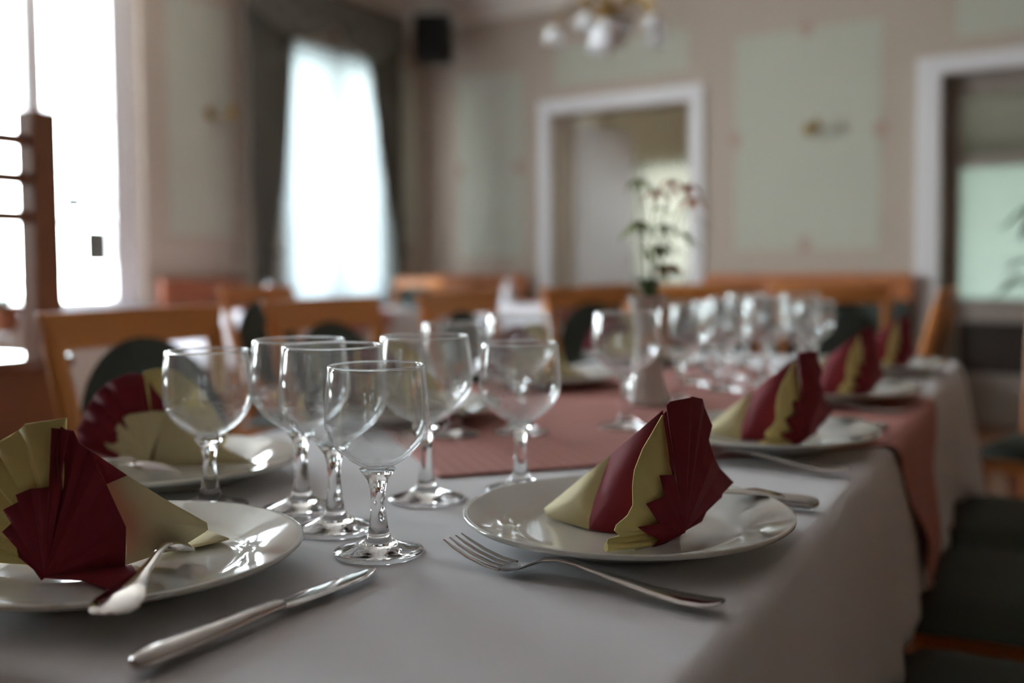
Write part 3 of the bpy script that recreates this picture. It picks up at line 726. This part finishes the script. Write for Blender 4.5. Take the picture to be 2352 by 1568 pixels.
def make_napkin_a():
    t = thing('folded_napkin', '', 'napkin', group='fan-folded paper napkins')
    fan('burgundy_fan', NA['front'], burg, t, 0.0016, nrm=Vector((.53, -.85, 0)), off=0.0035)
    fan('cream_fan', NA['cream'], cream, t, 0.0016, O=(-0.004, 0.001, 0.0), nrm=Vector((.53, -.85, 0)), off=-0.001, sub=2)
    fan('burgundy_wing', NA['right'], burg, t, 0.0022)
    O = [-0.010, 0.0, -0.005]
    sheet('stand_band', NA['band'] + [O], burg, t, 0.0016, 0.004); sheet('stand_band', shift(NA['band'] + [O], (0, 0.014, 0)), burg, t, 0.0016, -0.003)
    sheet('stand_tip', NA['tip'], cream_p, t, 0.0016, 0.002); sheet('stand_tip', [[p[0], p[1] + 0.014 * min(1, (0.137 + p[0]) / 0.06), p[2]] for p in NA['tip']], cream_p, t, 0.0016)
    # the lower curl of the cream ply, resting on the plate
    MB().sweep([((-0.0344, -0.0718, -0.001), 0.003, 0.0035), ((-0.0255, -0.0560, -0.003), 0.004, 0.0026), ((-0.015, -0.034, -0.004), 0.003, 0.0016)], 10).build('cream_curl', cream, t)
    return t
def make_napkin_b():
    t = thing('folded_napkin', '', 'napkin', group='fan-folded paper napkins')
    fan('burgundy_fan', NB['front'], burg, t, 0.0028, O=(0, 0, -0.004))
    fan('cream_fan', NB['cream'], cream, t, 0.0045, O=(0.002, 0.014, 0.0), sub=3)
    fan('burgundy_wing', NB['right'], burg, t, 0.0026, O=(0, 0, -0.0045))
    sheet('stand_band', NB['band'], burg, t)
    sheet('stand_tip', NB['tip'], cream_p, t, 0.0016, -0.002); sheet('stand_tip', [[p[0] - 0.016 * min(1, (0.11 - p[1]) / 0.05 + 0.1), p[1] + 0.004, p[2]] for p in NB['tip']], cream_p, t, 0.0016)
    sheet('cream_flap', NB['flap'], cream_p, t, 0.0014, 0.002)
    sheet('burgundy_corner', NB['corner'], burg, t, 0.0014, 0.002)
    return t
def make_napkin_c():
    t = thing('folded_napkin', '', 'napkin', group='fan-folded paper napkins')
    fan('burgundy_fan', NC['burg'], burg, t, 0.003, O=(0.0, 0.006, -0.003))
    fan('cream_fan', NC['cream'], cream_p, t, 0.0028, O=(0.0, -0.004, -0.003))
    fan('cream_wing', NC['lobe'], cream, t, 0.0025, O=(0.0, 0.010, -0.003))
    sheet('stand_tip', NC['stand'], cream_p, t, 0.0016, -0.003)
    return t
nA, nB, nC = make_napkin_a(), make_napkin_b(), make_napkin_c()

def setting(a, b, face, nap, dn, who, knife=True, fork=True, spoon=True, nrot=0.0):
    """face: direction angle the guest looks; who: text that names the seat"""
    x, y, _ = T(a, b)
    pz = TOP + 0.0012
    if nap is not nC or a < 2.3:
        o = place(PL, USED, 'white dinner plate ' + who, (x, y, pz + who_z.get(who, 0.002)), face)
    z = pz + who_z.get(who, 0.002)
    place(nap, USED, 'burgundy and cream napkin folded as a fan ' + who, (x + dn[0], y + dn[1], z + 0.0118), nrot)
    u = Vector((math.cos(face), math.sin(face))); v = Vector((math.sin(face), -math.cos(face)))
    def at(du, dv): p = Vector((x, y)) + u * du + v * dv; return (p.x, p.y)
    def dirang(p, q): a_, b_ = at(*p), at(*q); return math.atan2(b_[1] - a_[1], b_[0] - a_[0])
    def mid(p, q): a_, b_ = at(*p), at(*q); return ((a_[0] + b_[0]) / 2, (a_[1] + b_[1]) / 2)
    if knife:
        p, q = (-.128, .164), (.096, .176); m_ = mid(p, q); place(KN, USED, 'steel table knife beside the plate ' + who, (*m_, pz + who_z.get(who, 0.002) - 0.001), dirang(p, q))
    if fork:
        p, q = (-.131, -.151), (.100, -.122); m_ = mid(p, q); place(FK, USED, 'steel fork beside the plate ' + who, (*m_, pz + who_z.get(who, 0.002) - 0.001), dirang(p, q))
    if spoon:
        p, q = (-.105, .118), (.044, .028); m_ = mid(p, q); place(SP, USED, 'steel teaspoon lying on the plate ' + who, (*m_, z), dirang(p, q))
who_z = {}
HEAD = 'at the head of the table'
setting(0.520, -0.619, ANG_A, nB, (-0.013, -0.0489), HEAD, fork=False)
RN = ['at the nearest seat on the right side', 'at the second seat on the right side', 'at the third seat on the right side', 'at the farthest seat on the right side']
LN = ['at the nearest seat on the left side', 'at the second seat on the left side', 'at the third seat on the left side', 'at the farthest seat on the left side']
for w_ in RN[1:3] + LN[1:3]: who_z[w_] = 0.0035
for a, w_ in zip((0.793, 1.275, 1.765, 2.26), RN): setting(a, -0.312, ANG_B + math.pi, nA, (0.0548, -0.0036), w_)
for a, w_ in zip((0.797, 1.27, 1.755, 2.26), LN): setting(a, -0.852, ANG_B, nC, (-0.0508, 0.0099), w_, knife=a < 1, fork=False, spoon=a < 1)

# ------------------------------------------------------------------ wine glasses
def make_glass(h, rb, rr, rf, zs):
    t = thing('wine_glass', '', 'glass', group='stemmed wine glasses')
    # foot, drawn up into the stem
    MB().lathe([(0, 0.0012), (rf * 0.6, 0.0008), (rf * 0.97, 0.0), (rf, 0.0010), (rf * 0.985, 0.0022), (rf * 0.8, 0.0042), (rf * 0.5, 0.0078), (rf * 0.28, 0.0125), (0.0085, 0.0190), (0.0068, 0.0290), (0.0058, zs * 0.6), (0.0062, zs - 0.016), (0.0085, zs - 0.007), (0.0135, zs + 0.0000), (0.0150, zs + 0.0022), (0, zs + 0.0014)], 48).build('stem', stem_glass, t, angle=80)
    H = h - zs
    def prof(d):
        o = []
        n = 22
        for i in range(n + 1):
            k = i / n
            if k < 0.52: r = rb * math.sin(math.pi / 2 * (k / 0.52)) ** 0.72
            else: r = rb + (rr - rb) * ((k - 0.52) / 0.48) ** 1.7
            o.append((max(0.0, r - d), zs + 0.0004 + H * k ** 1.12 + (d * 1.5 if k < 0.3 else 0)))
        return o
    out_, inn = prof(0.0), prof(0.0011)
    out_[0] = (0.0, zs + 0.0030); inn[0] = (0.0, zs + 0.0045)
    pr = out_ + [(rr - 0.00055, h + 0.0006)] + inn[::-1]
    MB().lathe(pr, 64).build('bowl', bowl_glass, t, angle=80)
    MB().lathe([(rr - 0.0011 + 0.0010 * math.cos(2 * math.pi * i / 8), h + 0.0008 * math.sin(2 * math.pi * i / 8)) for i in range(9)], 64).build('rim', stem_glass, t, angle=180, merge=True)
    return t
G1 = make_glass(0.164, 0.0475, 0.0435, 0.0385, 0.074)
G2 = make_glass(0.1535, 0.0425, 0.0392, 0.0370, 0.067)
GL = [
 (G2, .662, -.477, 'smaller wine glass standing at the front, nearest the knife'),
 (G1, .706, -.556, 'taller wine glass just behind the frontmost glass'),
 (G1, .752, -.632, 'taller wine glass, left of the front cluster of three'),
 (G2, .716, -.716, 'smaller wine glass in front of the second napkin on the left'),
 (G1, .839, -.545, 'taller wine glass between the front cluster and the pink cloth'),
 (G2, .919, -.480, 'smaller wine glass behind the nearest right plate, in front of its twin'),
 (G2, 1.165, -.712, 'smaller wine glass on the left part of the pink cloth'),
 (G1, 1.225, -.640, 'taller wine glass on the pink cloth directly behind the nearest right pair'),
 (G1, 1.325, -.523, 'taller wine glass in front of the flower vase'),
 (G1, 1.585, -.53, 'taller wine glass right of the flower vase, apart from the far cluster'),
 (G1, 1.80, -.515, 'taller wine glass at the near left edge of the far cluster, on the pink cloth'),
 (G2, 1.87, -.60, 'smaller wine glass of the far cluster closest to the flower vase'),
 (G1, 1.93, -.47, 'taller wine glass in the middle front of the far cluster'),
 (G1, 1.99, -.56, 'taller wine glass directly behind the near left one of the far cluster'),
 (G2, 2.06, -.62, 'smaller wine glass at the back left of the far cluster'),
 (G1, 2.12, -.52, 'taller wine glass behind the middle front one of the far cluster'),
 (G2, 2.20, -.435, 'rightmost wine glass of the far cluster, before a burgundy napkin'),
 (G1, 2.26, -.60, 'taller wine glass at the back of the far cluster, centre left'),
 (G2, 2.0, -.42, 'smaller wine glass at the near right of the far cluster'),
 (G1, 2.36, -.50, 'farthest wine glass of all, at the back right of the far cluster')]
for gp, a, b, lab in GL:
    under = 0.0036 if (abs(a - ca_) + abs(b - cb_)) < side / math.sqrt(2) + 0.03 else 0.0008
    g_ = place(gp, USED, lab, T(a, b, TOP + under), random.uniform(0, 6))

# ------------------------------------------------------------------ vase with flowers
def leaf(mb, base, d, L, w, droop=0.5, mi=0, fold=0.15):
    d = Vector(d).normalized(); up = Vector((0, 0, 1)); sd = d.cross(up)
    if sd.length < 0.05: sd = Vector((1, 0, 0))
    sd.normalize(); nn = sd.cross(d); vs = []; fs = []; n = 7; b = Vector(base)
    for i in range(n + 1):
        k = i / n; ww = w * math.sin(math.pi * min(1, k * 0.96 + 0.04)) ** 0.8
        c = b + d * (L * k) - up * (droop * L * k * k)
        vs += [c - sd * ww + nn * ww * fold, c, c + sd * ww + nn * ww * fold]
    for i in range(n): a = i * 3; fs += [(a, a + 1, a + 4, a + 3), (a + 1, a + 2, a + 5, a + 4)]
    mb.add(vs, fs, mi)
vx, vy, _ = V(0.224, 1.66)
vs_ = thing('flower_vase', 'white flared vase standing in the middle of the pink cloth', 'vase', (vx, vy, TOP + 0.0036))
MB().lathe([(0, 0.002), (0.036, 0), (0.040, 0.003), (0.037, 0.012), (0.030, 0.035), (0.0225, 0.07), (0.020, 0.10), (0.022, 0.135), (0.029, 0.168), (0.033, 0.18), (0.031, 0.18), (0.026, 0.165), (0.018, 0.13), (0.016, 0.02), (0, 0.02)], 40).build('body', china, vs_)
fl = thing('flower_arrangement', 'tall spray of drooping lilies and dark leaves in the white vase', 'flowers', (vx, vy, TOP + 0.15))
rn = random.Random(4)
mb = MB(); tips = []
RD = Vector((r0.x, r0.y, 0)); FD = Vector((-r0.y, r0.x, 0))       # along and away from the table's near corner
for lx, dz, dy in ((-0.012, 0.225, 0.01), (0.012, 0.205, -0.02), (0.030, 0.150, 0.0), (0.044, 0.225, 0.02), (0.066, 0.215, -0.01), (0.078, 0.195, 0.015), (0.018, 0.115, -0.015), (0.040, 0.085, 0.02), (-0.014, 0.155, -0.01)):
    tp = RD * lx + FD * dy + Vector((0, 0, dz)); tips.append(tp)
    mb.sweep([((0, 0, -0.05), 0.0013, 0.0013), (tuple(tp * 0.4 + Vector((0, 0, 0.025))), 0.0013, 0.0013), (tuple(tp), 0.001, 0.001)], 6)
mb.build('stems', leaf_l, fl)
for k in range(30):
    a = rn.uniform(0, 6.28); mb = MB()
    if k < 13: b_ = (0.01 * math.cos(a), 0.01 * math.sin(a), rn.uniform(0.01, 0.05)); zz = rn.uniform(0.4, 1.8)
    else: tp = tips[k % len(tips)] * rn.uniform(0.6, 0.95); b_ = tuple(tp); zz = rn.uniform(-0.2, 0.9)
    leaf(mb, b_, (math.cos(a), math.sin(a), zz), rn.uniform(0.035, 0.06), rn.uniform(0.006, 0.010), 0.6)
    mb.build('leaf', leaf_m if k < 13 else leaf_l, fl)
for k, tp in enumerate(tips):
    mb = MB()
    for q in range(6):
        a = q * 1.047 + k; leaf(mb, tp, (math.cos(a), math.sin(a), 0.3), 0.028, 0.006, 1.1)
    mb.build('blossom', [leaf_l, petal_m, leaf_l, petal_m, petal_m, petal_m, leaf_l, bud_m, leaf_l][k], fl)

# potted plants
def pot_plant(name, label, loc, pot_h, pot_r, stem_h, leaves, seed, L=(0.1, 0.16), w=(0.018, 0.03), m=leaf_m, zmin=0.35, dirs=None):
    t = thing(name, label, 'plant', loc); rn = random.Random(seed)
    MB().lathe([(0, 0.0), (pot_r * 0.7, 0), (pot_r, pot_h), (pot_r * 1.06, pot_h), (pot_r * 1.06, pot_h * 1.08), (pot_r * 0.93, pot_h * 1.08), (pot_r * 0.9, pot_h * 0.92), (0, pot_h * 0.92)], 32).build('pot', terra, t, angle=50)
    MB().lathe([(0, pot_h * 0.97), (pot_r * 0.88, pot_h * 0.94)], 24).build('soil', soil_m, t)
    mb = MB()
    for k in range(3): mb.sweep([((0.01 * k, 0, pot_h * 0.9), 0.006, 0.006), ((0.02 * k - 0.02, 0.02 * k - 0.01, pot_h + stem_h * 0.6), 0.005, 0.005), ((0.05 * k - 0.05, 0.03 * k - 0.02, pot_h + stem_h), 0.003, 0.003)], 8)
    mb.build('stems', leaf_l, t)
    for k in range(leaves):
        a = rn.uniform(0, 6.28) if dirs is None else rn.choice(dirs) + rn.uniform(-0.5, 0.5)
        z = pot_h + stem_h * rn.uniform(zmin, 1.0); mb = MB()
        leaf(mb, (0.01 * math.cos(a), 0.01 * math.sin(a), z), (math.cos(a), math.sin(a), rn.uniform(0.1, 0.9)), rn.uniform(*L), rn.uniform(*w), rn.uniform(0.3, 0.9)); mb.build('leaf', m, t)
    return t
pot_plant('potted_plant', 'tall leafy plant at the right edge in front of the frosted door', V(1.86, 3.45), 0.28, 0.14, 0.95, 34, 5, (0.14, 0.24), (0.014, 0.022), zmin=0.62)

# ------------------------------------------------------------------ wooden divider at the left
dv = thing('room_divider', 'brown wooden divider with slatted upper rails at the left edge', 'divider', T(0.9, -1.89, 0), ANG_A)
# local x = a, local y = -b
def dvb(name, a0, a1, b0, b1, z0, z1, bev=0.004, m=None): return MB().box(a0 - 0.9, a1 - 0.9, -(b1 + 1.89), -(b0 + 1.89), z0, z1).build(name, m or wood_d, dv, smooth=False, bevel=bev)
dvb('side_panel', 0.2, 1.375, -2.02, -1.765, 0.0, 0.775)
dvb('cap_board', 0.18, 1.385, -2.035, -1.752, 0.775, 0.80, 0.005, mat('lacquered_oak', rgb(140, 96, 70), 0.12, coat=0.6, noise=0.1, scale=5))
dvb('post', 1.392, 1.454, -1.925, -1.87, 0.0, 1.308)
dvb('post', 0.3, 0.358, -1.925, -1.87, 0.80, 1.308)
for z in (1.245, 1.165, 1.085): dvb('rail', 0.358, 1.392, -1.905, -1.885, z - 0.013, z + 0.013)

# ------------------------------------------------------------------ other tables along the wall
def side_table(label, x0, x1, y0, y1, seed, pinkrun, clab):
    cx, cy_ = (x0 + x1) / 2, (y0 + y1) / 2
    t = thing('side_table', label, 'table', (cx, cy_, 0))
    hx, hy = (x1 - x0) / 2 - 0.02, (y1 - y0) / 2 - 0.02
    MB().box(-hx, hx, -hy, hy, TOP - 0.035, TOP - 0.006).build('tabletop', wood_d, t, smooth=False)
    for a in (-1, 1):
        for b in (-1, 1): MB().box(a * (hx - 0.06) - 0.025, a * (hx - 0.06) + 0.025, b * (hy - 0.06) - 0.025, b * (hy - 0.06) + 0.025, 0, TOP - 0.035).build('leg', wood_d, t, smooth=False)
    c = cloth('tablecloth', x1 - x0, y1 - y0, 0.26, linen, seed=seed)
    c.location = (cx, cy_, TOP - 0.0008); tag(c, 'white cloth on the ' + clab, 'tablecloth', 'white tablecloths')
    if pinkrun:
        w = min(hx, hy) * 0.8
        vs = []; fs = []; n = 40
        for i in range(n + 1):
            for j in range(n + 1):
                p, q = (i / n - 0.5) * 2 * w, (j / n - 0.5) * 2 * (hx + 0.14); z = TOP + 0.002; ex = abs(q) - (hx + 0.03)
                xx = q
                if ex > 0: xx = math.copysign(hx + 0.034 + 0.04 * ex, q); z -= ex
                vs.append((cx + xx, cy_ + p, z))
        for i in range(n):
            for j in range(n): k = i * (n + 1) + j; fs.append((k, k + 1, k + n + 2, k + n + 1))
        o = MB().add(vs, fs).build('overlay_cloth', pink, solid=0.0012, angle=80)
        tag(o, 'dusty pink runner on the ' + clab, 'tablecloth')
side_table('table under a white and pink cloth beside the netted window', -4.40, -3.63, 3.38, 4.55, 11, True, 'side table near the dark green drapes')
side_table('table under a white and pink cloth before the open doorway', -4.10, -3.08, 5.02, 5.72, 12, True, 'side table before the open doorway')
side_table('small table behind the slatted divider at the left edge', -4.45, -3.50, 1.15, 2.04, 13, False, 'small table behind the slatted divider')
pot_plant('potted_plant', 'small leafy plant on the table behind the slatted divider', V(-1.93, 3.80, TOP + 0.001), 0.09, 0.06, 0.10, 12, 9, (0.09, 0.15), (0.022, 0.03), zmin=0.2)
def cone_napkin(loc, h, r, label):
    t = tag(MB().lathe([(r, 0), (r * 0.92, h * 0.3), (r * 0.6, h * 0.75), (r * 0.25, h * 0.97), (0, h)], 10, (0, 0, 0)).build('cone_napkin', linen, solid=0.002, angle=20), label, 'napkin')
    t.location = loc; return t
cone_napkin((-3.82, 3.55, TOP + 0.004), 0.16, 0.05, 'white cone-folded napkin on the side table near the dark green drapes')
cone_napkin((-3.42, 5.12, TOP + 0.004), 0.15, 0.04, 'white cone-folded napkin on the side table before the open doorway')
